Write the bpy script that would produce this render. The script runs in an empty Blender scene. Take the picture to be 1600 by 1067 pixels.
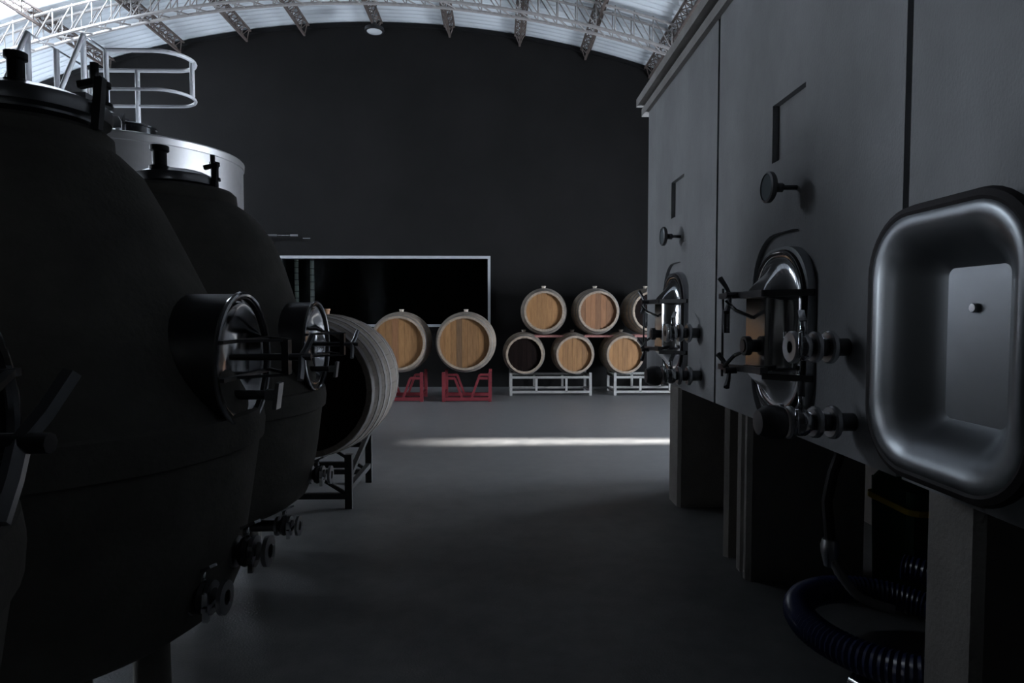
import bpy, bmesh, math, random
from mathutils import Vector, Matrix
random.seed(7)
S = bpy.context.scene
COL = S.collection
PI = math.pi

# ------------------------------------------------------------------ camera, world, light, exposure
cam = bpy.data.cameras.new('camera'); cam.sensor_width = 36.0; cam.lens = 22.5
cam.clip_start = 0.05; cam.clip_end = 200
co = bpy.data.objects.new('camera', cam); COL.objects.link(co)
co.location = (0, 0, 1.25)
co.rotation_euler = (math.radians(90 - 2.46), 0, math.radians(-1.32))
cam.dof.use_dof = False
S.camera = co

W = bpy.data.worlds.new('sky'); S.world = W; W.use_nodes = True
W.node_tree.nodes['Background'].inputs[0].default_value = (0.62, 0.76, 1.0, 1)
W.node_tree.nodes['Background'].inputs[1].default_value = 1.0

SUN_E, WIN_E, GAP_E, RWIN_E, SKY_E = 64.0, 46.0, 31.0, 70.0, 15.0
sun = bpy.data.lights.new('sun', 'SUN'); sun.energy = SUN_E; sun.angle = math.radians(3.0); sun.color = (1.0, 0.97, 0.92)
so = bpy.data.objects.new('sun', sun); COL.objects.link(so)
_e = math.radians(19.8)
so.rotation_euler = Vector((-math.cos(_e), 0, -math.sin(_e))).to_track_quat('-Z', 'Y').to_euler()

S.view_settings.view_transform = 'Standard'; S.view_settings.look = 'None'
S.view_settings.gamma = 1.0; S.view_settings.use_curve_mapping = False
S.view_settings.exposure = 0.0

# ------------------------------------------------------------------ materials
def mat(name, col, rough=0.6, metal=0.0, col2=None, scale=6.0, bump=0.0, bscale=60.0, spec=0.5, rvar=0.0, rnd=0.0, stretch=(1, 1, 1), emit=None, detail=5.0):
    m = bpy.data.materials.new(name); m.use_nodes = True
    nt = m.node_tree; N = nt.nodes; L = nt.links
    b = N['Principled BSDF']
    b.inputs['Base Color'].default_value = (*col, 1)
    b.inputs['Roughness'].default_value = rough
    b.inputs['Metallic'].default_value = metal
    b.inputs['Specular IOR Level'].default_value = spec
    tc = N.new('ShaderNodeTexCoord'); mp = N.new('ShaderNodeMapping'); mp.inputs['Scale'].default_value = stretch
    L.new(tc.outputs['Object'], mp.inputs['Vector'])
    if col2 is not None:
        n = N.new('ShaderNodeTexNoise'); n.inputs['Scale'].default_value = scale; n.inputs['Detail'].default_value = detail
        n.inputs['Roughness'].default_value = 0.62
        L.new(mp.outputs[0], n.inputs['Vector'])
        r = N.new('ShaderNodeValToRGB'); r.color_ramp.elements[0].position = 0.33; r.color_ramp.elements[1].position = 0.68
        r.color_ramp.elements[0].color = (*col, 1); r.color_ramp.elements[1].color = (*col2, 1)
        L.new(n.outputs['Fac'], r.inputs[0])
        out = r.outputs[0]
        if rnd > 0:
            oi = N.new('ShaderNodeObjectInfo'); hv = N.new('ShaderNodeHueSaturation'); ma = N.new('ShaderNodeMapRange')
            ma.inputs['To Min'].default_value = 1 - rnd; ma.inputs['To Max'].default_value = 1 + rnd
            L.new(oi.outputs['Random'], ma.inputs['Value']); L.new(ma.outputs[0], hv.inputs['Value']); L.new(out, hv.inputs['Color'])
            out = hv.outputs[0]
        L.new(out, b.inputs['Base Color'])
        if rvar > 0:
            mr = N.new('ShaderNodeMapRange'); mr.inputs['To Min'].default_value = rough - rvar; mr.inputs['To Max'].default_value = rough + rvar
            L.new(n.outputs['Fac'], mr.inputs['Value']); L.new(mr.outputs[0], b.inputs['Roughness'])
    if bump > 0:
        n2 = N.new('ShaderNodeTexNoise'); n2.inputs['Scale'].default_value = bscale; n2.inputs['Detail'].default_value = 4
        L.new(mp.outputs[0], n2.inputs['Vector'])
        bp = N.new('ShaderNodeBump'); bp.inputs['Strength'].default_value = bump; bp.inputs['Distance'].default_value = 0.01
        L.new(n2.outputs['Fac'], bp.inputs['Height']); L.new(bp.outputs[0], b.inputs['Normal'])
    if emit:
        b.inputs['Emission Color'].default_value = (*emit[0], 1); b.inputs['Emission Strength'].default_value = emit[1]
    return m

M = {}
M['floor'] = mat('polished_concrete_floor', (0.12, 0.123, 0.128), 0.45, col2=(0.185, 0.185, 0.187), scale=7.0, bump=0.2, bscale=120, rvar=0.12, detail=9)
M['wall'] = mat('dark_plaster', (0.0105, 0.0102, 0.0102), 0.9, col2=(0.0145, 0.014, 0.014), scale=1.2, bump=0.15, bscale=30, spec=0.2)
M['black'] = mat('black_paint_and_shadow', (0.008, 0.008, 0.009), 0.8, col2=(0.012, 0.012, 0.012), spec=0.2)
M['roof'] = mat('galvanised_roof_sheet', (0.66, 0.71, 0.75), 0.5, 0.0, col2=(0.74, 0.78, 0.81), scale=1.5)
M['truss'] = mat('rusty_truss_steel', (0.11, 0.083, 0.073), 0.6, 0.1, col2=(0.18, 0.15, 0.135), scale=20)
M['truss_light'] = mat('pale_truss_steel', (0.33, 0.31, 0.30), 0.5, 0.1, col2=(0.42, 0.40, 0.39), scale=20)
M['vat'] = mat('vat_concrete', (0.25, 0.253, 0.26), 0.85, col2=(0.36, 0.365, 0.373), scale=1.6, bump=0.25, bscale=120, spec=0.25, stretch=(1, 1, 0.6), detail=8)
M['cornice'] = mat('cornice_concrete', (0.27, 0.26, 0.25), 0.85, col2=(0.34, 0.33, 0.32), scale=5, bump=0.3, bscale=80, spec=0.25)
M['leg'] = mat('leg_concrete', (0.31, 0.29, 0.27), 0.85, col2=(0.38, 0.355, 0.33), scale=6, bump=0.3, bscale=80, spec=0.25)
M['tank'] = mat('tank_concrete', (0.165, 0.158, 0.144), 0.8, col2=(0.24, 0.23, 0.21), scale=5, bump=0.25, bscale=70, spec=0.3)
M['steel'] = mat('polished_steel', (0.62, 0.63, 0.65), 0.13, 1.0, col2=(0.55, 0.56, 0.58), scale=8, rvar=0.04)
M['satin'] = mat('satin_steel', (0.50, 0.51, 0.53), 0.32, 1.0, col2=(0.44, 0.45, 0.47), scale=12, rvar=0.06)
M['pan'] = mat('brushed_door_steel', (0.33, 0.345, 0.36), 0.36, 1.0, col2=(0.30, 0.315, 0.33), scale=3)
M['tanksteel'] = mat('tank_stainless', (0.72, 0.72, 0.73), 0.45, 1.0, col2=(0.64, 0.64, 0.65), scale=6, rvar=0.06)
M['darksteel'] = mat('dark_steel', (0.10, 0.10, 0.105), 0.38, 0.9, col2=(0.13, 0.13, 0.135), scale=20)
M['rubber'] = mat('black_rubber', (0.012, 0.009, 0.011), 0.6, col2=(0.018, 0.014, 0.016), scale=20, spec=0.35)
M['plastic'] = mat('black_plastic', (0.013, 0.013, 0.014), 0.45, col2=(0.018, 0.018, 0.02), scale=20)
M['white'] = mat('white_rail_paint', (0.78, 0.80, 0.84), 0.4, col2=(0.70, 0.72, 0.76), scale=10)
M['stave'] = mat('oak_stave', (0.26, 0.20, 0.15), 0.7, col2=(0.36, 0.29, 0.22), scale=9, rnd=0.16, stretch=(4, 0.5, 4), bump=0.2, bscale=40)
M['stave_grey'] = mat('weathered_oak_stave', (0.15, 0.128, 0.108), 0.7, col2=(0.20, 0.172, 0.148), scale=9, rnd=0.12, stretch=(4, 0.5, 4), bump=0.2, bscale=40)
M['head'] = mat('oak_head', (0.215, 0.104, 0.036), 0.65, col2=(0.32, 0.163, 0.062), scale=9, rnd=0.22, stretch=(5, 5, 0.6), bump=0.2, bscale=40)
M['head2'] = mat('oak_head_red', (0.185, 0.082, 0.034), 0.65, col2=(0.265, 0.125, 0.055), scale=9, rnd=0.2, stretch=(5, 5, 0.6), bump=0.2, bscale=40)
M['head_dark'] = mat('stained_and_shaded_head', (0.006, 0.004, 0.0035), 0.7, col2=(0.012, 0.007, 0.006), scale=4, rnd=0.3, stretch=(4, 4, 0.5), spec=0.06)  # dark stain; also carries the shade on the big barrel's head
M['head_mid'] = mat('darker_oak_plank', (0.11, 0.058, 0.026), 0.65, col2=(0.17, 0.095, 0.045), scale=9, stretch=(5, 5, 0.6), bump=0.2, bscale=40)
M['hoop'] = mat('galvanised_hoop', (0.32, 0.31, 0.30), 0.5, 0.7, col2=(0.24, 0.225, 0.21), scale=14)
M['bung'] = mat('pale_bung', (0.50, 0.42, 0.34), 0.6, col2=(0.58, 0.50, 0.42), scale=20)
M['bungwood'] = mat('oak_bung', (0.50, 0.27, 0.14), 0.6, col2=(0.58, 0.34, 0.18), scale=20)
M['rack'] = mat('galvanised_rack', (0.40, 0.40, 0.39), 0.5, 0.4, col2=(0.30, 0.29, 0.28), scale=14)
M['red'] = mat('red_rack_paint', (0.13, 0.012, 0.019), 0.55, col2=(0.18, 0.02, 0.027), scale=14)
M['redrail'] = mat('faded_red_rack_paint', (0.26, 0.10, 0.09), 0.6, col2=(0.33, 0.15, 0.13), scale=14)
M['blackrack'] = mat('black_rack_paint', (0.012, 0.012, 0.013), 0.6, col2=(0.02, 0.02, 0.02), scale=14)
M['frame'] = mat('pale_window_frame', (0.45, 0.47, 0.50), 0.5, col2=(0.50, 0.52, 0.54), scale=4)
M['lampface'] = mat('lamp_diffuser', (0.75, 0.78, 0.80), 0.4, col2=(0.70, 0.73, 0.75), scale=4)
M['dialglass'] = mat('dial_face', (0.16, 0.19, 0.20), 0.08, col2=(0.20, 0.23, 0.24), scale=4, spec=0.8)
M['hose_blue'] = mat('dark_blue_hose', (0.012, 0.018, 0.07), 0.28, col2=(0.016, 0.024, 0.09), scale=10)
M['hose_clear'] = mat('braided_hose', (0.24, 0.24, 0.25), 0.35, col2=(0.30, 0.30, 0.31), scale=30)
M['green'] = mat('dark_green_plastic', (0.006, 0.05, 0.02), 0.5, col2=(0.008, 0.06, 0.025), scale=8)
M['yellow'] = mat('yellow_plastic', (0.55, 0.36, 0.02), 0.5, col2=(0.60, 0.40, 0.03), scale=8)
M['pane'] = mat('skylight_sheet', (0.8, 0.85, 0.9), 0.5, emit=((0.78, 0.88, 1.0), SKY_E))
M['daywin'] = mat('daylit_window_pane', (0.8, 0.85, 0.9), 0.5, emit=((0.74, 0.84, 1.0), WIN_E))
M['daywin_right'] = mat('daylit_side_window_pane', (0.8, 0.85, 0.9), 0.5, emit=((0.80, 0.88, 1.0), RWIN_E))
M['daywin_left'] = mat('daylit_left_window_pane', (0.8, 0.85, 0.9), 0.5, emit=((0.82, 0.90, 1.0), GAP_E))
M['lining'] = mat('black_bounce_absorber', (0.02, 0.02, 0.021), 0.8, col2=(0.03, 0.03, 0.031), scale=3, spec=0.2)  # dark so the unseen near roof soaks up bounced light
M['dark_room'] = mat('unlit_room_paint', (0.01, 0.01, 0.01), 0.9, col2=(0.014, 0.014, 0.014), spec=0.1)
M['duct'] = mat('pale_ribbed_duct', (0.66, 0.64, 0.58), 0.5, 0.0, col2=(0.55, 0.53, 0.48), scale=12)
g = bpy.data.materials.new('window_glass'); g.use_nodes = True
_b = g.node_tree.nodes['Principled BSDF']; _b.inputs['Transmission Weight'].default_value = 1.0; _b.inputs['Roughness'].default_value = 0.02
_b.inputs['Base Color'].default_value = (0.5, 0.55, 0.55, 1); _b.inputs['IOR'].default_value = 1.08
M['glass'] = g

# ------------------------------------------------------------------ mesh helpers
def rrect(w, h, r, n=6):
    pts = []
    for cx, cy, a0 in ((w/2-r, h/2-r, 0), (-w/2+r, h/2-r, 90), (-w/2+r, -h/2+r, 180), (w/2-r, -h/2+r, 270)):
        for i in range(n+1):
            a = math.radians(a0 + 90*i/n); pts.append((cx + r*math.cos(a), cy + r*math.sin(a)))
    return pts

class MB:
    def __init__(s): s.v = []; s.f = []; s.sm = []
    def add(s, v, f, smooth=False):
        o = len(s.v); s.v += [tuple(p) for p in v]; s.f += [tuple(i+o for i in q) for q in f]; s.sm += [smooth]*len(f); return s
    def box(s, lo, hi, rot=None, piv=None):
        x0, y0, z0 = lo; x1, y1, z1 = hi
        v = [Vector(p) for p in ((x0,y0,z0),(x1,y0,z0),(x1,y1,z0),(x0,y1,z0),(x0,y0,z1),(x1,y0,z1),(x1,y1,z1),(x0,y1,z1))]
        if rot is not None:
            c = Vector(piv) if piv else (Vector(lo)+Vector(hi))/2
            v = [rot @ (p-c) + c for p in v]
        return s.add(v, [(0,3,2,1),(4,5,6,7),(0,1,5,4),(1,2,6,5),(2,3,7,6),(3,0,4,7)])
    def loft(s, rings, closed=True, cap0=True, cap1=True, smooth=True):
        n = len(rings[0]); v = [p for r in rings for p in r]; f = []
        for i in range(len(rings)-1):
            for j in range(n if closed else n-1):
                k = (j+1) % n
                f.append((i*n+j, i*n+k, (i+1)*n+k, (i+1)*n+j))
        s.add(v, f, smooth)
        if cap0: s.add(rings[0], [tuple(range(n))[::-1]], False)
        if cap1: s.add(rings[-1], [tuple(range(n))], False)
        return s
    def loop(s, rings, smooth=True):          # closed around both ways
        return s.loft(list(rings)+[rings[0]], True, False, False, smooth)
    def tube(s, pts, r, n=8, closed=False, smooth=True, rf=None):
        P = [Vector(p) for p in pts]; m = len(P); rings = []
        up = None
        for i in range(m):
            a = P[(i-1) % m] if (closed or i > 0) else P[i]; b = P[(i+1) % m] if (closed or i < m-1) else P[i]
            t = (b-a).normalized()
            if up is None:
                up = Vector((0,0,1)) if abs(t.z) < 0.9 else Vector((1,0,0))
            u = (up - t*up.dot(t))
            if u.length < 1e-5: u = t.orthogonal()
            u.normalize(); w = t.cross(u); up = u
            rr = rf(i) if rf else r
            rings.append([P[i] + (u*math.cos(2*PI*k/n) + w*math.sin(2*PI*k/n))*rr for k in range(n)])
        if closed: rings.append(rings[0]); return s.loft(rings, True, False, False, smooth)
        return s.loft(rings, True, True, True, smooth)
    def bar(s, p0, p1, w, d=None):             # square bar
        d = d or w; P0 = Vector(p0); P1 = Vector(p1); t = (P1-P0).normalized()
        up = Vector((0,0,1)) if abs(t.z) < 0.95 else Vector((0,1,0))
        u = t.cross(up).normalized(); q = u.cross(t).normalized()
        rings = [[p + u*a*w/2 + q*b*d/2 for a, b in ((-1,-1),(1,-1),(1,1),(-1,1))] for p in (P0, P1)]
        return s.loft(rings, True, True, True, False)
    def lathe(s, prof, c=(0,0,0), axis='Z', n=32, cap0=False, cap1=False, smooth=True):
        rings = []
        for r, h in prof:
            ring = []
            for k in range(n):
                a = 2*PI*k/n; x, y = r*math.cos(a), r*math.sin(a)
                if axis == 'Z': p = (x, y, h)
                elif axis == 'X': p = (h, x, y)
                else: p = (y, h, x)
                ring.append((p[0]+c[0], p[1]+c[1], p[2]+c[2]))
            rings.append(ring)
        return s.loft(rings, True, cap0, cap1, smooth)
    def build(s, name, m, parent=None, loc=None, auto=True):
        me = bpy.data.meshes.new(name); me.from_pydata(s.v, [], s.f)
        for p, q in zip(me.polygons, s.sm): p.use_smooth = q
        bm = bmesh.new(); bm.from_mesh(me)
        if auto:
            bmesh.ops.remove_doubles(bm, verts=bm.verts, dist=1e-6)
            bmesh.ops.recalc_face_normals(bm, faces=bm.faces)
            for e in bm.edges:
                if len(e.link_faces) == 2 and e.calc_face_angle(0) > 0.6: e.smooth = False
        bm.to_mesh(me); bm.free()
        me.materials.append(M[m])
        o = bpy.data.objects.new(name, me); COL.objects.link(o)
        if parent is not None: o.parent = parent
        if loc is not None: o.location = loc
        return o

def thing(name, label, cat, loc=(0,0,0), rz=0.0, group=None):
    o = bpy.data.objects.new(name, None); COL.objects.link(o); o.empty_display_size = 0.1
    o.location = loc; o.rotation_euler = (0, 0, rz); o['label'] = label; o['category'] = cat
    if group: o['group'] = group
    return o
def tag(o, label, cat, group=None):
    o['label'] = label; o['category'] = cat
    if group: o['group'] = group
    return o
def structure(o, label=None):
    o['kind'] = 'structure'
    if label: o['label'] = label
    return o
def inst(src, parent, rot=None, loc=None, name=None):
    c = src.copy(); COL.objects.link(c); c.parent = parent
    if rot is not None: c.rotation_euler = rot
    if loc is not None: c.location = loc
    return c
def copy_tree(o, parent=None):
    c = o.copy(); COL.objects.link(c); c.parent = parent
    for ch in list(o.children): copy_tree(ch, c)
    return c

# ------------------------------------------------------------------ setting
XL, XR, YB, YF = -9.6, 5.5, -4.0, 10.95          # left, right, behind the camera, far wall
AX, AZ, AR = -2.0, 6.11, 15.4                    # arch crown and radius of the roof
def roof_z(x, d=0.0): return AZ - AR + math.sqrt(max((AR-d)**2 - (x-AX)**2, 0))

structure(MB().box((XL-.3, YB-.3, -.2), (XR+.7, YF+1.9, 0)).build('floor', 'floor'), 'grey polished concrete floor, dark in the foreground')

# far wall with the dark window opening
WX0, WX1, WZ0, WZ1 = -3.64, -0.16, 1.075, 2.185
def gable(y0, y1, name, hole=None, d=0.06):
    mb = MB(); n = 40
    xs = [XL + (XR-XL)*i/n for i in range(n+1)]
    if hole: xs = sorted(set(xs + [hole[0], hole[1]]))
    for a, b in zip(xs[:-1], xs[1:]):
        za, zb = roof_z(a)-d, roof_z(b)-d
        segs = [(0, 0, za, zb)]
        if hole and a >= hole[0]-1e-6 and b <= hole[1]+1e-6:
            segs = [(0, 0, hole[2], hole[2]), (hole[3], hole[3], za, zb)]
        for l0, l1, u0, u1 in segs:
            v = [(a,y0,l0),(b,y0,l1),(b,y0,u1),(a,y0,u0),(a,y1,l0),(b,y1,l1),(b,y1,u1),(a,y1,u0)]
            mb.add(v, [(0,1,2,3),(5,4,7,6),(0,4,5,1),(3,2,6,7)])
    if hole:
        x0, x1, z0, z1 = hole
        mb.add([(x0,y0,z0),(x0,y1,z0),(x0,y1,z1),(x0,y0,z1)], [(0,1,2,3)]); mb.add([(x1,y0,z0),(x1,y1,z0),(x1,y1,z1),(x1,y0,z1)], [(3,2,1,0)])
    return mb
structure(gable(YF, YF+.2, 'w', (WX0, WX1, WZ0, WZ1)).build('wall_back', 'wall'), 'dark charcoal end wall under the arched roof')
structure(gable(YB-.2, YB, 'w').build('wall_front', 'wall'))
# left wall, with a long clerestory window high up
WY0, WY1, WWZ0, WWZ1 = 9.2, 10.8, 2.3, 3.6
GY0, GY1, GZ0, GZ1 = 4.1, 5.9, 1.25, 2.4
zl = roof_z(XL) - .02
mb = MB()
mb.box((XL-.2, YB, 0), (XL, GY0, zl)).box((XL-.2, GY1, 0), (XL, WY0, zl)).box((XL-.2, WY1, 0), (XL, YF, zl))
mb.box((XL-.2, GY0, 0), (XL, GY1, GZ0)).box((XL-.2, GY0, GZ1), (XL, GY1, zl)).box((XL-.2, WY0, 0), (XL, WY1, WWZ0)).box((XL-.2, WY0, WWZ1), (XL, WY1, zl))
w4 = structure(MB().box((XL-.12, GY0-.05, GZ0-.05), (XL+.03, GY0, GZ1+.05)).box((XL-.12, GY1, GZ0-.05), (XL+.03, GY1+.05, GZ1+.05))
               .box((XL-.12, GY0, GZ0-.05), (XL+.03, GY1, GZ0)).box((XL-.12, GY0, GZ1), (XL+.03, GY1, GZ1+.05)).build('window_4', 'frame'))
for i in range(2):
    y0 = GY0 + (GY1-GY0)*i/2; y1 = GY0 + (GY1-GY0)*(i+1)/2
    MB().box((XL-.10, y0, GZ0), (XL-.08, y1, GZ1)).build('pane', 'daywin_left', w4)
structure(mb.build('wall_left', 'wall'))
w2 = structure(MB().box((XL-.12, WY0-.05, WWZ0-.05), (XL+.03, WY0, WWZ1+.05)).box((XL-.12, WY1, WWZ0-.05), (XL+.03, WY1+.05, WWZ1+.05))
               .box((XL-.12, WY0, WWZ0-.05), (XL+.03, WY1, WWZ0)).box((XL-.12, WY0, WWZ1), (XL+.03, WY1, WWZ1+.05)).build('window_2', 'frame'))
for i in range(4):
    y0 = WY0 + (WY1-WY0)*i/4; y1 = WY0 + (WY1-WY0)*(i+1)/4
    MB().box((XL-.10, y0, WWZ0), (XL-.08, y1, WWZ1)).build('pane', 'daywin', w2)
# right wall: two daylit glazed door leaves left ajar, a slit of low sun comes in between them
DY0, DY1, DZ = 5.15, 7.15, 2.35
GAP0, GAP1 = 6.12, 6.32
zr = roof_z(XR) - .02
WT = .55
structure(MB().box((XR, YB, 0), (XR+WT, DY0, zr)).box((XR, DY1, 0), (XR+WT, YF, zr)).box((XR, DY0, DZ), (XR+WT, DY1, zr)).build('wall_right', 'wall'))
for k, (y0, y1) in enumerate(((DY0, GAP0), (GAP1, DY1))):
    xa = XR+WT-.12
    d_ = structure(MB().box((xa, y0, 0), (xa+.05, y0+.06, DZ)).box((xa, y1-.06, 0), (xa+.05, y1, DZ)).box((xa, y0+.06, 0), (xa+.05, y1-.06, .15)).box((xa, y0+.06, DZ-.1), (xa+.05, y1-.06, DZ)).build('door_%d' % (k+1), 'darksteel'))
    MB().box((xa+.02, y0+.06, .15), (xa+.03, y1-.06, DZ-.1)).build('pane', 'daywin_right', d_)
# roof: curved corrugated sheets, skylight sheets on the left slope
SX0, SX1, SY0, SY1 = -8.6, -5.35, 8.0, 9.15
def roof_sheet(x0, x1, y0, y1, nx):
    st = 0.025; ny = max(1, round((y1-y0)/st)); mb = MB(); v = []; f = []
    for j in range(ny+1):
        y = y0 + (y1-y0)*j/ny; d = 0.022*math.cos(2*PI*y/0.125)
        for i in range(nx+1):
            x = x0 + (x1-x0)*i/nx; v.append((x, y, roof_z(x)+d))
    for j in range(ny):
        for i in range(nx):
            a = j*(nx+1)+i; f.append((a, a+1, a+nx+2, a+nx+1))
    return mb.add(v, f, True)
roof = structure(roof_sheet(XL-.05, XR+.6, SY1, YF+.2, 42).build('ceiling', 'roof', auto=False), 'curved corrugated metal roof lining, bluish grey')
roof_sheet(XL-.05, SX0, SY0, SY1, 4).build('roof_sheet', 'roof', roof, auto=False)
roof_sheet(SX1, XR+.6, SY0, SY1, 30).build('roof_sheet', 'roof', roof, auto=False)
v = []; f = []
n = 40
for j, y in enumerate((YB-.2, SY0)):
    for i in range(n+1):
        x = XL-.05 + (XR-XL+.65)*i/n; v.append((x, y, roof_z(x)))
for i in range(n): f.append((i, i+1, n+1+i+1, n+1+i))
MB().add(v, f, True).build('bounce_absorber', 'lining', roof, auto=False)  # unseen black ceiling, added to keep roof bounce off the near aisle
for i in range(3):
    a = SX0 + (SX1-SX0)*i/3; b = SX0 + (SX1-SX0)*(i+1)/3
    roof_sheet(a, b, SY0, SY1, 5).build('skylight_sheet', 'pane', roof, auto=False)
# black strip painted in for the shadowed gap between roof and far wall
mb = MB(); rings = []
for i in range(61):
    x = XL + (XR-XL)*i/60; z = roof_z(x)
    rings.append([(x, YF-.06, z-.02), (x, YF+.01, z-.02), (x, YF+.01, z-.075), (x, YF-.06, z-.075)])
structure(mb.loft(rings, True, True, True, False).build('gap_shadow_1', 'black'), 'black strip standing for the shadowed gap along the arched top of the end wall')

# dark window opening: frame, glass, unlit room with two banded pipes
win = structure(MB().box((WX0-.045, YF-.06, WZ1), (WX1+.045, YF+.05, WZ1+.045)).box((WX0-.045, YF-.06, WZ0-.045), (WX1+.045, YF+.05, WZ0))
                .box((WX0-.045, YF-.06, WZ0), (WX0, YF+.05, WZ1)).box((WX1, YF-.06, WZ0), (WX1+.045, YF+.05, WZ1)).build('window_1', 'frame'),
                'wide pale framed window onto an unlit room')
MB().box((WX0, YF+.10, WZ0), (WX1, YF+.108, WZ1)).build('pane', 'glass', win)
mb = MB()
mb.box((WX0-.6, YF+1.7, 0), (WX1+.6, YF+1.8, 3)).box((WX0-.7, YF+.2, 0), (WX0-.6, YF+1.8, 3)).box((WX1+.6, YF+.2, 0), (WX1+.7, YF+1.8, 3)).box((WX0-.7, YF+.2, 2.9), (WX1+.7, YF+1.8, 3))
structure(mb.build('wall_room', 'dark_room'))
for x, lab in ((-3.48, 'banded pale duct nearest the left edge of the window opening'), (-3.21, 'banded pale duct second from the left edge of the window opening')):
    t = thing('ribbed_duct', lab, 'duct', (x, YF+.28, 0), group='ducts behind the dark window')
    MB().lathe([(.035, 0), (.035, 2.88)], n=14, cap0=True, cap1=True).build('pipe', 'duct', t)
    z = 1.1
    while z < 2.3:
        MB().lathe([(.036, z), (.039, z), (.039, z+.012), (.036, z+.012)], n=14).build('band', 'black', t); z += random.uniform(.09, .14)

# arched lattice truss
YA, DA = 9.3, 0.44
def arch(y, label):
    t = thing('arch_truss', label, 'truss', (AX, y, 0))
    def chord(dd, w, nm, m):
        mb = MB(); pts = []
        for i in range(81):
            x = XL + .02 + (XR-XL-.04)*i/80; pts.append((x-AX, 0, roof_z(x, dd)))
        for yy in (-.10, .10):
            mb.tube([(p[0], p[1]+yy, p[2]) for p in pts], w, 6)
        mb.build(nm, m, t)
    chord(.09, .020, 'top_chord', 'truss_light'); chord(DA-.02, .024, 'bottom_chord', 'truss_light')
    k = 0; x = XL+.2
    while x < XR-.2:
        xa, xb = x, x+.27
        for yy in (-.10, .10):
            mb = MB()
            mb.tube([(xa-AX, yy, roof_z(xa, .06)), (xa-AX, yy, roof_z(xa, DA-.02))], .009, 5)
            mb.tube([(xa-AX, yy, roof_z(xa, DA-.02)), (xb-AX, yy, roof_z(xb, .06))] if x < AX else [(xa-AX, yy, roof_z(xa, .06)), (xb-AX, yy, roof_z(xb, DA-.02))], .009, 5)
            mb.build('web_bar', 'truss_light', t)
        MB().tube([(xa-AX, -.10, roof_z(xa, DA-.02)), (xb-.1-AX, .10, roof_z(xb-.1, DA-.02))], .012, 5).build('cross_bar', 'truss_light', t)
        x = xb; k += 1
    return t
arch(YA, 'pale arched lattice truss spanning under the corrugated roof')
# purlin trusses along the hall
PXS = [-6.40, -5.25, -4.15, -3.20, -1.99, -.79, .38, 1.485, 2.57, 3.65]
NAMES = ['leftmost brown lattice purlin over the white railing', 'brown lattice purlin left of the wall crown, second from left', 'brown lattice purlin third from the left end of the roof',
         'brown lattice purlin left of the hanging disc lamp', 'brown lattice purlin beside the hanging disc lamp', 'brown lattice purlin right of the hanging disc lamp',
         'brown lattice purlin above the upper oak barrels', 'brown lattice purlin above the right end of the barrel stack', 'brown lattice purlin next to the vat cornice', 'rightmost brown lattice purlin, above the vat cornice']
for x, lab in zip(PXS, NAMES):
    zt = roof_z(x) - .035; ya, yb = 6.0, YF-.02
    t = thing('lattice_purlin', lab, 'truss', (x, 0, zt), group='lattice purlins under the roof')
    for sx in (-1, 1): MB().bar((sx*.08, ya, 0), (sx*.08, yb, 0), .028).build('top_chord', 'truss', t)
    MB().bar((0, ya, -.145), (0, yb, -.145), .032).build('bottom_chord', 'truss', t)
    mb = MB(); y = yb
    while y > ya:
        for sx in (-1, 1):
            mb.bar((0, y, -.145), (sx*.08, y-.11, 0), .012).bar((sx*.08, y-.11, 0), (0, y-.22, -.145), .012)
        mb.bar((-.08, y-.11, 0), (.08, y-.22, 0), .012).bar((.08, y-.22, 0), (-.08, y-.33, 0), .012)
        y -= .22
    mb.build('web', 'truss', t)

# ------------------------------------------------------------------ concrete vats on the right
VX = 1.164; PITCH = 1.575; VZ0, VZ1 = 0.775, 2.795
def boolean_cut(obj, cutters):
    for c in cutters:
        md = obj.modifiers.new('cut', 'BOOLEAN'); md.operation = 'DIFFERENCE'; md.object = c; md.solver = 'EXACT'
    dg = bpy.context.evaluated_depsgraph_get(); dg.update()
    me = bpy.data.meshes.new_from_object(obj.evaluated_get(dg))
    obj.modifiers.clear(); obj.data = me
    for c in cutters: bpy.data.objects.remove(c)
    return obj
def rr_prism(w, h, r, x0, x1, zc, n=8):
    pts = rrect(w, h, r, n)
    return MB().loft([[(x0, a, b+zc) for a, b in pts], [(x1, a, b+zc) for a, b in pts]], True, True, True, False)
MZ = 1.175
bd = MB().box((0, -PITCH/2+.014, VZ0), (1.7, PITCH/2-.014, VZ1)).build('body', 'vat')
cuts = [MB().box((-.1, -.175, 1.885), (.028, .115, 2.125)).build('c', 'vat'),
        rr_prism(.60, .82, .22, -.1, .022, MZ).build('c', 'vat'), rr_prism(.42, .60, .17, -.1, .45, MZ).build('c', 'vat')]
bd = boolean_cut(bd, cuts); bd.name = 'body'
BODY_ME = bd.data
bpy.data.objects.remove(bd)

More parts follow.
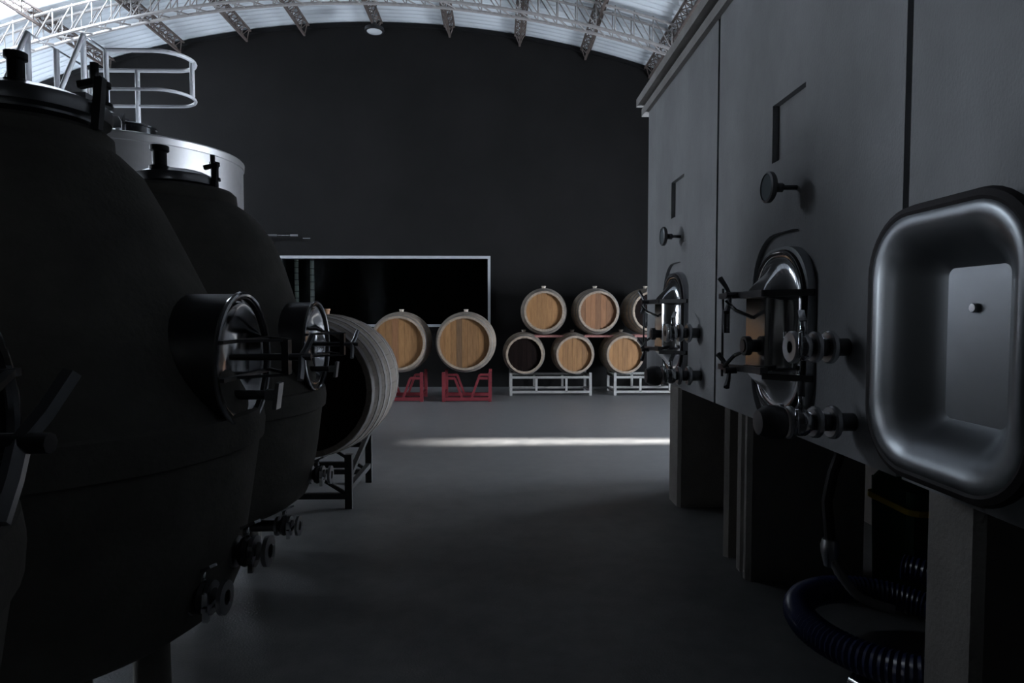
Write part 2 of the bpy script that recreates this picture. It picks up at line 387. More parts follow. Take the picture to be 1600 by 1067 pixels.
def door_mesh(name, m, parent, w=.53, h=.73, r=.17, depth=.085, iw=.20, ih=.38, out=-1, x=0.0):
    """dished manway door: rounded rim, sloping walls, flat centre; bulges towards 'out'"""
    th = .006; rings = []
    def ring(ww, hh, r_, xx): return [(xx, a, b) for a, b in rrect(ww, hh, r_, 10)]
    prof = [(0, 0.0), (.006, .007), (.022, .012), (.040, .007), (.055, -.004)]      # inset from the rim edge, height against the dish
    for ins, q in prof: rings.append(ring(w-2*ins, h-2*ins, r-ins*.6, x - out*q))
    N = 8
    for i in range(1, N+1):
        t = i/N; s_ = t*t*(3-2*t)*.45 + t*.55
        ww = (w-.11)*(1-t) + iw*t; hh = (h-.11)*(1-t) + ih*t; r_ = (r-.033)*(1-t) + .022*t
        rings.append(ring(ww, hh, r_, x + out*(s_*depth) + out*.004))
    mb = MB().loft(rings, True, False, True, True)
    back = [[(p[0] + out*th*1.5, p[1], p[2]) for p in rg] for rg in rings]
    mb.loft(back, True, False, True, True)
    mb.loft([rings[0], back[0]], True, False, False, True)
    return mb.build(name, m, parent)
def gasket(parent, w, h, r, x, t=.018):
    rings = []
    for k in range(8):
        a = 2*PI*k/8; e = t*math.cos(a)
        rings.append([(x + t*math.sin(a), p, q) for p, q in rrect(w+2*e, h+2*e, r+e, 10)])
    return MB().loop(rings).build('gasket', 'rubber', parent)

def wing(parent, p, ang, ln=.085, m='darksteel'):
    c, s = math.cos(ang), math.sin(ang); p = Vector(p)
    mb = MB().tube([p + Vector((.03,0,0)), p - Vector((.02,0,0))], .014, 8)
    for sg in (1, -1): mb.tube([p, p + Vector((-.012, c*ln*.5*sg, s*ln*.5*sg)), p + Vector((-.03, c*ln*sg, s*ln*sg))], .009, 6, rf=lambda i: (.008, .010, .013)[i])
    return mb.build('wing_handle', m, parent)

def valve(parent, z, y, L, spout, name='outlet_valve'):
    v_ = MB().lathe([(.030, .06), (.030, -L*.45), (.026, -L*.45), (.026, -L+.02), (.026, -L+.02)], (0, y, z), 'X', 16, True, True).build(name, 'darksteel', parent)
    for d, r in ((.30, .055), (.55, .052), (.92, .054)):
        MB().lathe([(.02, -L*d+.010), (r*.9, -L*d+.012), (r, -L*d+.006), (r, -L*d-.006), (r*.9, -L*d-.012), (.02, -L*d-.010)], (0, y, z), 'X', 20).build('flange', 'satin', v_)
    bz = MB().lathe([(.0, -L*.62), (.036, -L*.64), (.046, -L*.72), (.046, -L*.78), (.036, -L*.86), (0, -L*.88)], (0, y, z), 'X', 16); bz.build('valve_body', 'steel', v_)
    mb = MB().tube([(-L*.75, y, z+.03), (-L*.75, y, z+.085)], .012, 8)
    mb.bar((-L*.75, y, z+.085), (-L*.55, y+.10, z+.12), .022, .008)
    mb.build('lever', 'steel', v_)
    for ay in (.035, -.035):
        MB().tube([(-L*.92, y+ay*1.4, z-.03), (-L*.92, y+ay*1.6, z+.05)], .007, 6).build('clamp_bolt', 'steel', v_)
    if spout:
        # blank cup at the end of the drain
        MB().lathe([(.0, -L-.005), (.052, -L-.005), (.058, -L-.02), (.055, -L-.06), (.040, -L-.085), (0, -L-.09)], (0, y, z), 'X', 18).build('end_cap', 'darksteel', v_)
    return v_

def make_vat(i, yc, label, closed=True):
    t = thing('concrete_vat', label, 'vat', (VX, yc, 0), group='concrete vats')
    b = bpy.data.objects.new('body', BODY_ME); COL.objects.link(b); b.parent = t
    fr = MB().loop([[(x, p, q) for p, q in rrect(.50+e, .69+e, .2+e*.3, 10)] for x, e in ((.03, 0), (-.012, 0), (-.012, -.05), (.03, -.05))], False).build('manway_frame', 'satin', t, (0, 0, MZ))
    if closed:
        d = door_mesh('manway_door', 'steel', t, .46, .65, .20, .075, .19, .34, -1, -.020); d.location = (0, 0, MZ)
        gasket(d, .455, .645, .20, -.014, .012)
        # yoke arms, hinge rod, wing nuts
        for zz, tilt in ((.155, 0), (-.165, .02)):
            MB().bar((-.135, .315, zz), (-.135, -.16, zz+tilt), .030, .026).bar((-.135, -.15, zz), (.0, -.27, zz), .024, .024).bar((-.02, .25, zz), (-.135, .25, zz), .020, .022).build('crossbar', 'darksteel', d)
            wing(d, (-.175, .10, zz), 1.05 if zz > 0 else .9)
        MB().tube([(-.135, .30, .19), (-.135, .30, -.21)], .006, 6).build('hinge_rod', 'darksteel', d)
        MB().lathe([(0, .06), (.016, .06), (.016, -.04), (0, -.04)], (-.135, .255, .03), 'Z', 10).build('pivot', 'darksteel', d)
        MB().tube([(-.11, .02, .06), (-.17, .05, .09), (-.20, .08, .13)], .008, 6).build('pull_handle', 'steel', d)
        MB().tube([(-.11, .02, -.06), (-.17, .06, -.10), (-.20, .10, -.15)], .008, 6).build('pull_handle', 'steel', d)
        MB().box((-.105, -.07, -.05), (-.085, .07, .09)).build('clamp_plate', 'satin', d)
        MB().lathe([(.026, -.08), (.026, -.13), (.040, -.13), (.040, -.155), (.026, -.155), (.026, -.16)], (0, .0, -.055), 'X', 16, True, True).build('sampling_valve', 'darksteel', d)
    else:
        d = door_mesh('manway_door', 'pan', t, .545, .665, .155, .090, .20, .38, 1, 0.0); d.location = (-.105, .488, MZ)
        gasket(d, .55, .67, .16, .010, .020)
        MB().lathe([(0, .080), (.010, .080), (.012, .084), (.012, .098), (0, .098)], (0, .0, .09), 'X', 12).build('centre_bolt', 'steel', d)
        for zz in (.2, -.2): MB().bar((.035, -.292, zz), (.02, -.43, zz), .03, .03).build('hinge_arm', 'darksteel', d)
    valve(t, 1.14, -.50, .20, False); valve(t, .897, -.545, .23, True, 'drain_valve')
    th = MB().tube([(.02, -.115, 1.741), (-.10, -.115, 1.741)], .010, 8).tube([(-.055, -.115, 1.741), (-.085, -.115, 1.741)], .018, 6).build('thermometer', 'darksteel', t)
    MB().lathe([(.0, -.095), (.054, -.097), (.060, -.103), (.060, -.118), (.052, -.122), (.050, -.116), (0, -.116)], (0, -.115, 1.741), 'X', 28).build('dial_case', 'darksteel', th)
    MB().lathe([(.0, -.1195), (.050, -.1185)], (0, -.115, 1.741), 'X', 28).build('dial_glass', 'dialglass', th)
    return t
v1 = make_vat(0, 4.175, 'grey concrete vat at the far end of the row, two closed outlets')
v2 = make_vat(1, 2.60, 'middle grey concrete vat with closed steel manway and dial')
v3 = make_vat(2, 1.025, 'nearest grey concrete vat with its manway door swung open', False)
def legbox(t, y0, y1, x0=0.0, x1=.55):
    yc = t.location.y
    mb = MB(); c = .02
    pts = [(x0, y0-yc+c), (x0, y1-yc-c), (x0+c, y1-yc), (x1, y1-yc), (x1, y0-yc), (x0+c, y0-yc)]
    mb.loft([[(a, b, 0) for a, b in pts], [(a, b, VZ0) for a, b in pts]], True, True, True, False).build('leg', 'leg', t)
legbox(v1, 4.06, 4.285); legbox(v2, 3.015, 3.10, .012); legbox(v2, 2.915, 2.98, .0); legbox(v2, 3.21, 3.25, 0, .3); legbox(v3, 1.50, 1.70)
for t in (v1, v2, v3): MB().box((1.05, -PITCH/2+.01, 0), (1.65, PITCH/2-.01, VZ0)).build('blocking_plinth', 'leg', t)  # solid block added under the vats to stop side daylight reaching the aisle

cn = thing('cornice_slab', 'stepped concrete slab edge running along the top of the vats', 'slab', (VX, 2.6, VZ1))
MB().box((-.030, -2.4, 0), (1.8, 2.47, .058)).build('lower_slab', 'cornice', cn)
MB().box((-.005, -2.38, .058), (1.8, 2.45, .082)).build('shadow_joint', 'black', cn)  # recessed joint, coloured black for the shadow in the groove
MB().box((-.066, -2.42, .082), (1.8, 2.50, .142)).build('upper_slab', 'cornice', cn)

# ------------------------------------------------------------------ concrete tanks on the left
def concrete_tank(label, c, prof, lid_r, lid_z, man, valves, sc, top_valves):
    t = thing('concrete_tank', label, 'tank', (c[0], c[1], 0), group='tapered concrete tanks')
    zb = prof[0][1]
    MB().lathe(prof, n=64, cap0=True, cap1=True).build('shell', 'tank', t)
    belt = max(prof, key=lambda p: p[0])
    MB().lathe([(belt[0]-.02, belt[1]-.06), (belt[0]+.010, belt[1]-.045), (belt[0]+.014, belt[1]), (belt[0]+.008, belt[1]+.045), (belt[0]-.03, belt[1]+.055)], n=64).build('belt_ring', 'tank', t)
    for k in range(4):
        a = PI/4 + k*PI/2; r = prof[0][0]*.82
        x, y = r*math.cos(a), r*math.sin(a)
        MB().lathe([(.075, 0), (.075, .02), (.055, .03), (.05, zb+.06)], (x, y, 0), n=12, cap0=True, cap1=True).build('leg', 'tank', t)
    # lid
    z = lid_z
    ld = MB().lathe([(lid_r*.86, prof[-1][1]-.02), (lid_r*.86, z-.055), (lid_r, z-.05), (lid_r*1.02, z-.03), (lid_r, z-.012), (lid_r*.9, z-.006), (lid_r*.7, z+.012), (0.001, z+.03)], n=40).build('lid', 'satin', t)
    MB().lathe([(lid_r*.84, z-.055), (lid_r*.9, z-.075), (lid_r*.9, z-.09), (lid_r*.84, z-.1)], n=40).build('lid_gasket', 'rubber', ld)
    for (x, y, h, r) in top_valves:
        MB().lathe([(r*1.5, z), (r*1.5, z+h*.15), (r, z+h*.2), (r, z+h*.75), (r*1.35, z+h*.8), (r*1.35, z+h), (r*.5, z+h*1.02)], (x, y, 0), n=14, cap0=True, cap1=True).build('vent_valve', 'plastic', ld)
    cl = MB().bar((lid_r*1.03, -.03, z-.09), (lid_r*1.10, -.03, z+.05), .022).bar((lid_r*.8, -.03, z+.03), (lid_r*1.14, -.03, z+.045), .018).tube([(lid_r*1.02, -.03, z+.03), (lid_r*1.02, -.03, z+.09)], .012, 6)
    cl.build('lid_clamp', 'darksteel', ld)
    # manway: neck, dished round door, yoke and wing screw
    mz, mr, mx = man
    nk = MB().lathe([(mr-.012, .28), (mr-.012, mx), (mr, mx), (mr, .28)], (0, 0, mz), 'X', 48).build('manway_neck', 'darksteel', t)
    rim = []
    MB().tube([(mx, (mr)*math.cos(2*PI*k/48), mz+(mr)*math.sin(2*PI*k/48)) for k in range(48)], .008, 8, closed=True).build('rim', 'steel', nk)
    q = mr-.014
    dr = MB().lathe([(q, mx-.012), (q*.97, mx-.018), (q*.93, mx-.006), (q*.86, mx-.010), (q*.72, mx-.032), (q*.5, mx-.046), (q*.25, mx-.052), (.001, mx-.054)], (0, 0, mz), 'X', 48).build('manway_door', 'steel', t)
    bw = .034*sc*2
    for zz in (.062*sc, -.042*sc):
        MB().bar((mx+.012, -mr*.96, mz+zz), (mx+.012, mr*.96, mz+zz), .012, .010).bar((mx+.006, -mr*.55, mz+zz), (mx+.13*sc, 0, mz+zz), .010, .008).bar((mx+.006, mr*.96, mz+zz), (mx+.13*sc, 0.02, mz+zz), .010, .008).build('yoke_bar', 'darksteel', dr)
    MB().box((mx+.115*sc, -.014, mz-.042*sc), (mx+.135*sc, .018, mz+.062*sc)).build('yoke_block', 'darksteel', dr)
    mb = MB().tube([(mx-.04, 0, mz+.01), (mx+.20*sc, 0, mz+.01)], .010, 8)
    mb.build('screw', 'darksteel', dr)
    x = mx+.17*sc
    MB().tube([(x, 0, mz+.01), (x+.010, .02, mz+.035), (x+.02, .045, mz+.075*sc)], .010, 6).tube([(x, 0, mz+.01), (x+.006, -.02, mz-.02), (x+.008, -.04, mz-.055*sc)], .010, 6).build('wing_nut', 'satin', dr)
    zl = mz - mr*.52
    MB().tube([(mx-.05, 0, zl), (mx+.06, 0, zl)], .014, 8).build('sample_tap', 'darksteel', dr)
    MB().bar((mx+.06, 0, zl), (mx+.09, 0, zl), .03).bar((mx+.088, .0, zl-.04), (mx+.098, .0, zl+.035), .012, .04).build('tap_handle', 'satin', dr)
    for (vx, vy, vz, L) in valves:
        v_ = MB().tube([(vx-L-.25, vy, vz), (vx-.03, vy, vz)], .026, 12).build('outlet_valve', 'darksteel', t)
        for d, r in ((.02, .045), (.35, .045), (.8, .045)):
            MB().lathe([(.02, vx-L*d+.007), (r, vx-L*d+.006), (r, vx-L*d-.006), (.02, vx-L*d-.007)], (0, vy, vz), 'X', 18).build('flange', 'satin', v_)
        MB().lathe([(0, vx-L*.72), (.04, vx-L*.65), (.045, vx-L*.55), (.04, vx-L*.45), (0, vx-L*.4)], (0, vy, vz), 'X', 14).build('valve_body', 'darksteel', v_)
        MB().tube([(vx-L*.55, vy, vz+.03), (vx-L*.55, vy, vz+.07)], .010, 6).bar((vx-L*.62, vy, vz+.07), (vx-L*.2, vy-.02, vz+.095), .024, .008).build('lever', 'steel', v_)
        MB().bar((vx-L*.3, vy-.06, vz-.01), (vx-L*.3, vy+.05, vz-.01), .012).bar((vx-L*.3, vy-.045, vz-.045), (vx-L*.3, vy-.045, vz+.03), .014).build('clamp', 'steel', v_)
    return t
profB = [(.40, .30), (.52, .32), (.575, .36), (.60, .42), (.632, .60), (.655, .78), (.662, .84), (.645, .92), (.60, 1.08), (.545, 1.27), (.483, 1.48), (.43, 1.61), (.36, 1.705), (.30, 1.755), (.268, 1.775), (.264, 1.82), (.245, 1.838), (.18, 1.85)]
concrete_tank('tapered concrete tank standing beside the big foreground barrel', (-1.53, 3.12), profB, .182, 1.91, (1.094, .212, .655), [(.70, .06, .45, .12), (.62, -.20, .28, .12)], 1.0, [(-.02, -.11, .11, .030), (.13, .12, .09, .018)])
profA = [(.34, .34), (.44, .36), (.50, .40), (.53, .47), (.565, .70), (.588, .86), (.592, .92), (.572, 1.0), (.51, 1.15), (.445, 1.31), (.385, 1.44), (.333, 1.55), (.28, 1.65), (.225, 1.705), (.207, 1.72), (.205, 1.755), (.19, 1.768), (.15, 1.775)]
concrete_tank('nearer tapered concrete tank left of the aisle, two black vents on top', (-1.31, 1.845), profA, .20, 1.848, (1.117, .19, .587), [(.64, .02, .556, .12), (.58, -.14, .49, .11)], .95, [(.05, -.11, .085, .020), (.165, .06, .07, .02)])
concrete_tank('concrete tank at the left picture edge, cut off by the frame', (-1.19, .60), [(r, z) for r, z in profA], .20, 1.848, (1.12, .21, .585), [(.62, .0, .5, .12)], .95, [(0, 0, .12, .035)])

# ------------------------------------------------------------------ stainless tank with railing and catwalk
CX, CY = -3.60, 6.5
st = thing('steel_tank', 'wide stainless steel tank behind the concrete tanks, top only in view', 'tank', (CX, CY, 0))
MB().lathe([(.99, .42), (1.0, .45), (1.0, 2.755)], n=96, cap0=True).build('shell', 'tanksteel', st)
MB().lathe([(1.0, 2.735), (1.012, 2.74), (1.015, 2.795), (1.0, 2.81), (.9, 2.835), (.28, 2.99), (.26, 2.995)], n=96).build('roof', 'tanksteel', st)
MB().lathe([(.20, 2.98), (.20, 3.07), (.215, 3.075), (.215, 3.09), (.18, 3.105), (.0, 3.125)], n=48).build('manhole', 'steel', st)
MB().bar((.0, -.19, 3.06), (.0, -.17, 3.17), .03).bar((.0, -.22, 3.12), (.0, -.08, 3.14), .02).build('manhole_clamp', 'darksteel', st)
lg = MB(); pts = [(-.045, 0), (.045, 0), (.045, .06), (.02, .10), (-.02, .10), (-.045, .06)]
lg.loft([[(.33+a, -.86, 2.845+b) for a, b in pts], [(.33+a, -.845, 2.845+b) for a, b in pts]], True, True, True, False); lg.build('lifting_lug', 'tanksteel', st)
for k in range(4):
    a = PI/4+k*PI/2
    MB().lathe([(.08, 0), (.08, .02), (.05, .03), (.05, .5)], (.8*math.cos(a), .8*math.sin(a), 0), n=12, cap0=True, cap1=True).build('leg', 'tanksteel', st)

shade_tank = thing('steel_tank', 'added unseen stainless tank at the far left, shading the end wall', 'tank', (-6.4, 9.35, 0))  # unseen tank, added to shade the lower end wall
MB().lathe([(.94, .42), (.95, .45), (.95, 3.3)], n=64, cap0=True).build('shell', 'tanksteel', shade_tank)
MB().lathe([(.95, 3.28), (.962, 3.285), (.965, 3.33), (.95, 3.345), (.25, 3.46), (0.001, 3.47)], n=64).build('roof', 'tanksteel', shade_tank)
for k in range(4):
    a = PI/4+k*PI/2
    MB().lathe([(.08, 0), (.08, .02), (.05, .03), (.05, .5)], (.76*math.cos(a), .76*math.sin(a), 0), n=12, cap0=True, cap1=True).build('leg', 'tanksteel', shade_tank)

RZ, RZ2, DZK = 3.723, 3.365, 3.20
X1, X2, Y1, Y2, XC = -3.668, -4.125, 6.20, 6.71, -3.24
cw = thing('catwalk_railing', 'white tubular guard railing curving over the steel tank', 'railing', (-4.03, 6.45, 0))
ox, oy = -4.03, 6.45
def L_(p): return (p[0]-ox, p[1]-oy, p[2])
def hoop_pts(z):
    r = (Y2-Y1)/2; yc = (Y1+Y2)/2
    pts = [(X1, Y1, z)] + [(XC, Y1, z)] + [(XC + r*math.sin(PI*k/16), yc - r*math.cos(PI*k/16), z) for k in range(1, 16)] + [(XC, Y2, z), (X2, Y2, z)]
    return [L_(p) for p in pts]
MB().tube(hoop_pts(RZ), .021, 8).build('top_rail', 'white', cw)
MB().tube(hoop_pts(RZ2), .016, 8).build('mid_rail', 'white', cw)
for (x, y, za) in ((X1, Y1, 3.02), (-3.66, Y2, 3.12), (-2.99, 6.455, 3.365), (X1, 5.87, DZK), (X2, 6.20, DZK), (X2, 5.83, DZK), (X2, Y2, DZK)):
    MB().tube([L_((x, y, za)), L_((x, y, RZ))], .024 if za < 3.4 else .012, 8).build('post', 'white', cw)
for (x, y) in ((X1, 5.87), (X2, 5.83)):
    MB().tube([L_((x, y, RZ)), L_((x, y-.547, 2.70))], .020, 8).build('strut', 'white', cw)
MB().tube([L_((X1, 5.87, RZ)), L_((X1, Y1, RZ))], .009, 6).build('side_rail', 'satin', cw)
MB().tube([L_((X2, 5.83, RZ)), L_((X2, Y2, RZ))], .009, 6).build('side_rail', 'satin', cw)
dk = MB().box(L_((X2-.06, 5.80, DZK-.05)), L_((X1+.05, 6.22, DZK))).box(L_((X2-.06, 6.22, DZK-.05)), L_((X2+.14, Y2+.1, DZK)))
dk.build('deck', 'darksteel', cw)

# ------------------------------------------------------------------ barrels
STAVES = {}
def stave_mesh(key, R, rh, L, n):
    if key in STAVES: return STAVES[key]
    da = PI/n*.985; th = .03; rings = []
    K = 10
    for i in range(K+1):
        y = -L/2 + L*i/K; u = 2*y/L; r = rh + (R-rh)*(1-u*u)
        rings.append([(rr*math.sin(a), y, rr*math.cos(a)) for rr, a in ((r, -da), (r*1.001, 0), (r, da), (r-th, da), (r-th, -da))])
    o = MB().loft(rings, True, True, True, False).build('stave', 'stave')
    STAVES[key] = o.data; bpy.data.objects.remove(o)
    return STAVES[key]
def barrel(label, loc, R, rh, L, head='head', stave='stave', n=24, rz=0.0, hoops=None, bung='bung', spin=0.0, group=None, planks=8, dark=None):
    t = thing('oak_barrel', label, 'barrel', loc, rz, group)
    me = stave_mesh((R, rh, L, n, stave), R, rh, L, n)
    if me.materials[0] != M[stave]: me.materials[0] = M[stave]
    for k in range(n):
        o = bpy.data.objects.new('stave', me); COL.objects.link(o); o.parent = t
        o.location = (0, 0, R); o.rotation_euler = (0, 2*PI*k/n, 0)
    q = rh - .028
    for sy in (-1, 1):
        y0 = sy*(L/2-.045); cnt = planks if sy < 0 else 1
        xs = [-q + 2*q*i/cnt for i in range(cnt+1)]
        hd = None
        for i in range(cnt):
            a, b = xs[i]+.0012, xs[i+1]-.0012; up = []
            for j in range(7 if cnt > 1 else 25):
                x = a + (b-a)*j/(6 if cnt > 1 else 24); up.append((x, math.sqrt(max(q*q-x*x, 0))))
            pts = up + [(x, -z) for x, z in reversed(up)]
            if abs(pts[0][1]) < 1e-6: pts[0] = (pts[0][0], .004); 
            jit = random.uniform(-.0015, .0015)
            mb = MB().loft([[(x, y0+jit, z+R) for x, z in pts], [(x, y0+jit-sy*.022, z+R) for x, z in pts]], True, True, True, False)
            nm = 'head_plank' if cnt > 1 else 'rear_head'
            mb.build(nm, dark[1] if (dark and i in dark[0] and sy < 0) else head, t)
    for a, b in (hoops or ((-.49, -.44), (-.36, -.315), (-.20, -.155), (.155, .20), (.315, .36), (.44, .49))):
        prof = []
        for u in (a, (a+b)/2, b):
            r = rh + (R-rh)*(1-4*u*u); prof.append((r+.0035, u*L))
        prof += [(prof[-1][0]-.006, b*L)]; prof = [(prof[0][0]-.006, a*L)] + prof
        MB().lathe(prof, (0, 0, R), 'Y', 40).build('hoop', 'hoop', t)
    MB().lathe([(.030, 2*R-.02), (.030, 2*R+.022), (.036, 2*R+.024), (.036, 2*R+.036), (.0, 2*R+.037)], n=12).build('bung', bung, t)
    return t
def at(px, y): return (px-777)/1000*y

# big barrel in the left foreground and its low black rack
bR = .475
barrel('large weathered oak barrel on black rack beside the concrete tank', (-1.20, 4.50, .30), bR, .420, 1.06, 'head_dark', 'stave_grey', 30, bung='bungwood', planks=9,  # head coloured near-black for the shade it sits in
       hoops=((-.497, -.455), (-.38, -.335), (-.26, -.215), (-.14, -.10), (.10, .14), (.215, .26), (.335, .38), (.455, .497)))
rk = thing('barrel_rack', 'black steel rack carrying the large foreground barrel', 'rack', (-1.2, 4.42, 0))
for sy in (-.32, .32):
    for sx in (-.44, .245):
        MB().bar((sx, sy, 0), (sx, sy, .35), .045).build('post', 'blackrack', rk)
    MB().bar((-.44, sy, .283), (.245, sy, .283), .035).build('cross_rail', 'blackrack', rk)
    MB().bar((-.44, sy, .08), (.245, sy, .08), .035).build('base_rail', 'blackrack', rk)
    MB().bar((-.1, sy, .30), (.245, sy, .08), .02).build('brace', 'blackrack', rk)
for sx in (-.44, .245):
    MB().bar((sx, -.32, .13), (sx, .32, .13), .035).build('side_rail', 'blackrack', rk)
    MB().bar((sx, -.32, .2), (sx, .32, .37), .03).build('side_brace', 'blackrack', rk)

# two puncheons on red racks
def red_rack(label, x, y, w=.66, d=.55):
    t = thing('barrel_rack', label, 'rack', (x, y, 0), group='red single barrel racks')
    for sy in (-d/2, d/2):
        for sx in (-w/2, w/2): MB().bar((sx, sy, 0), (sx, sy, .42), .045).build('post', 'red', t)
        MB().bar((-w/2, sy, .04), (w/2, sy, .04), .05).build('base_rail', 'red', t)
        for sg in (-1, 1):
            MB().bar((sg*w/2, sy, .335), (sg*(w/2-.16), sy, .335), .035).build('saddle', 'red', t)
            MB().bar((sg*(w/2-.16), sy, .335), (sg*.07, sy, .06), .032).build('brace', 'red', t)
    for sx in (-w/2, w/2): MB().bar((sx, -d/2, .10), (sx, d/2, .10), .035).build('side_rail', 'red', t)
    return t
P1, P2 = (-1.43, 9.62), (-.465, 9.60)
red_rack('red steel rack partly hidden behind the large foreground barrel', P1[0]+.02, P1[1]-.22)
red_rack('red steel rack under the puncheon below the window corner', P2[0]+.03, P2[1]-.22)
barrel('oak puncheon on red rack, half hidden by the large barrel', (P1[0], P1[1], .385), .45, .385, .98, 'head', 'stave', 26, rz=math.radians(2), group='puncheons on red racks', planks=8, dark=((3,), 'head2'))
barrel('oak puncheon on red rack with one dark head plank', (P2[0], P2[1], .385), .45, .385, .98, 'head', 'stave', 26, group='puncheons on red racks', planks=9, dark=((3,), 'head_mid'))

# stack on the right
def rack2(label, x, y, w=1.22, d=.62, h=.32):
    t = thing('barrel_rack', label, 'rack', (x, y, 0), group='galvanised barrel racks')
    for sy in (-d/2, d/2):
        for sx in (-w/2, w/2): MB().bar((sx, sy, 0), (sx, sy, h+.03), .040).build('post', 'rack', t)
        MB().bar((-w/2, sy, h-.04), (w/2, sy, h-.04), .034).build('top_rail', 'rack', t)
        MB().bar((-w/2, sy, .055), (w/2, sy, .055), .034).build('base_rail', 'rack', t)
        for sx in (-.22, .24): MB().bar((sx, sy, .055), (sx, sy, h-.04), .034).build('upright', 'rack', t)
    for sx in (-w/2, w/2):
        MB().bar((sx, -d/2, h-.04), (sx, d/2, h-.04), .034).build('side_rail', 'rack', t); MB().bar((sx, -d/2, .055), (sx, d/2, .055), .034).build('side_rail', 'rack', t)
    return t
YR = 10.16
rack2('galvanised rack under the dark headed barrel and its neighbour', .82, YR-.08); rack2('galvanised rack at the foot of the vat row', 2.42, YR-.08)
lo = [(.42, 'head_dark', 'lower oak barrel with a dark stained head, left end of stack'), (1.19, 'head', 'middle barrel of the lower row in the stack'), (1.97, 'head', 'lower row barrel next to the concrete vat edge')]
for x, h, lab in lo:
    barrel(lab, (x, YR, .295), .335, .285, .92, h, 'stave', 22, group='stacked barrels lower row', planks=7, rz=math.radians(random.uniform(-2, 2)))
hi = [(.735, 'head', 'upper oak barrel above the dark headed one, left end of stack'), (1.545, 'head2', 'middle barrel of the upper row, reddish brown head'), (2.35, 'head_dark', 'upper dark headed barrel cut off by the concrete vat')]
for i, (x, h, lab) in enumerate(hi):
    barrel(lab, (x, YR-.02, .925), .365, .305, .94, h, 'stave', 22, group='stacked barrels upper row', planks=7, rz=math.radians((-3, -1, 1)[i]))
for xa, xb, lab in ((.578, 1.032, 'short red saddle rack under the left barrel of the upper row'), (1.35, 1.81, 'short red saddle rack under the middle barrel of the upper row'), (2.13, 2.6, 'short red saddle rack under the barrel cut off by the vat')):
    up = thing('saddle_rack', lab, 'rack', ((xa+xb)/2, YR, .905), group='red saddle racks between the barrel rows')
    w_ = (xb-xa)/2
    for sy in (-.25, .25): MB().bar((-w_, sy, 0), (w_, sy, 0), .03, .032).build('rail', 'redrail', up)
    for sx in (-w_+.04, w_-.04): MB().bar((sx, -.25, 0), (sx, .25, 0), .026, .026).build('cross_rail', 'redrail', up)

# ------------------------------------------------------------------ hanging lamp, wall pipe
lp = thing('disc_lamp', 'round flat high-bay lamp hanging from a roof purlin', 'lamp', (-1.887, 10.1, 5.615))
MB().lathe([(.05, .06), (.10, .05), (.145, .03), (.15, 0), (.145, -.02), (.118, -.022)], n=32, cap0=True).build('housing', 'plastic', lp)
MB().lathe([(.118, -.02), (.11, -.024), (.001, -.026)], n=32).build('diffuser', 'lampface', lp)
MB().lathe([(.035, .055), (.035, .10), (.02, .12)], n=12, cap1=True).build('driver', 'plastic', lp)
MB().tube([(0, 0, .11), (-.03, 0, .2), (0, 0, .3), (.06, .02, roof_z(-1.887)-5.615-.06)], .007, 6).build('cable', 'darksteel', lp)
pp = thing('wall_pipe', 'thin metal pipe run fixed along the dark end wall above the window', 'pipe', (-3.6, YF-.05, 2.57))
MB().tube([(-2.5, 0, 0), (.12, 0, 0)], .009, 6).build('pipe', 'darksteel', pp)
for x0, x1 in ((-.30, -.10), (.13, .25)): MB().bar((x0, -.01, .0), (x1, -.01, .0), .03, .03).build('coupling', 'satin', pp)
MB().bar((.34, -.01, -.05), (.46, -.01, -.05), .012, .012).build('bracket', 'satin', pp)

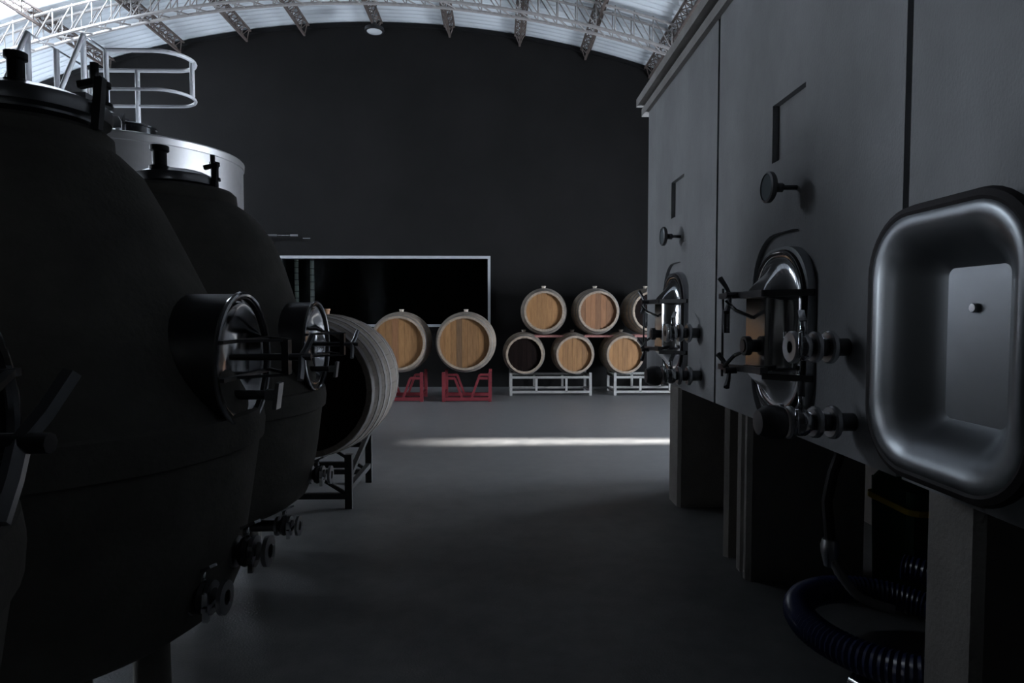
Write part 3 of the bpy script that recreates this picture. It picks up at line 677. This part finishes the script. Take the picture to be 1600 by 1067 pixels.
# ------------------------------------------------------------------ hoses and container under the vats
def ribbed(pts, r, name, m, parent=None, loc=None, rib=.018):
    P = [Vector(p) for p in pts]; out = []
    for i in range(len(P)-1):                       # Catmull-Rom
        p0 = P[max(i-1, 0)]; p1 = P[i]; p2 = P[i+1]; p3 = P[min(i+2, len(P)-1)]
        k = max(2, int((p2-p1).length/(rib/2)))
        for j in range(k):
            u = j/k
            out.append(.5*((2*p1) + (p2-p0)*u + (2*p0-5*p1+4*p2-p3)*u*u + (3*p1-p0-3*p2+p3)*u**3))
    out.append(P[-1])
    return MB().tube(out, r, 12, rf=lambda i: r*(1.0 if i % 2 else .90)).build(name, m, parent, loc)
h1 = thing('suction_hose', 'dark blue ribbed suction hose lying under the nearest vat', 'hose', (1.32, 2.0, 0))
pts = []
for k in range(30):
    a = -2.6 + k*.34; rr = .34 + .002*k
    pts.append((.10+rr*math.cos(a)*.9, .15+rr*math.sin(a), .06 + .0062*k))
ribbed(pts, .055, 'hose', 'hose_blue', h1)
f_ = MB().tube([(pts[0][0], pts[0][1], pts[0][2]), (pts[0][0]+.03, pts[0][1]-.14, .07)], .05, 14).build('coupling', 'steel', h1)
h2 = thing('braided_hose', 'pale braided hose hanging down under the middle vat', 'hose', (1.30, 2.3, -.17))
ribbed([(-.02, .10, .52), (-.015, .09, .48), (.01, .06, .42), (.06, .02, .36), (.16, -.02, .33)], .018, 'hose', 'hose_clear', h2)
MB().tube([(-.02, .10, .555), (-.03, .11, .70), (0.0, .13, .80), (.05, .14, .93)], .020, 10).build('drop_pipe', 'rubber', h2)
MB().lathe([(.0, .56), (.028, .555), (.034, .53), (.032, .50), (.022, .46), (.02, .45)], (-.02, .10, 0), n=14).build('end_fitting', 'satin', h2)
cr = thing('plastic_container', 'dark green container with yellow edge behind the open manway door', 'container', (1.93, 2.76, -.0))
mb = MB(); mb.loft([[(a, b, z) for a, b in rrect(.40*s_, .34*s_, .05, 4)] for s_, z in ((.9, 0), (.95, .02), (1, .50))], True, True, True, False); mb.build('body', 'green', cr)
mb = MB(); mb.loop([[(a, b, z) for a, b in rrect(.40+e, .34+e, .05, 4)] for e, z in ((.004, .405), (.02, .405), (.02, .43), (.004, .43))], False); mb.build('edge_band', 'yellow', cr)
mb = MB(); mb.loft([[(a, b, z) for a, b in rrect(.36*s_, .30*s_, .05, 4)] for s_, z in ((1.1, .50), (1.0, .53), (.8, .57))], True, False, True, False); mb.build('lid', 'green', cr)
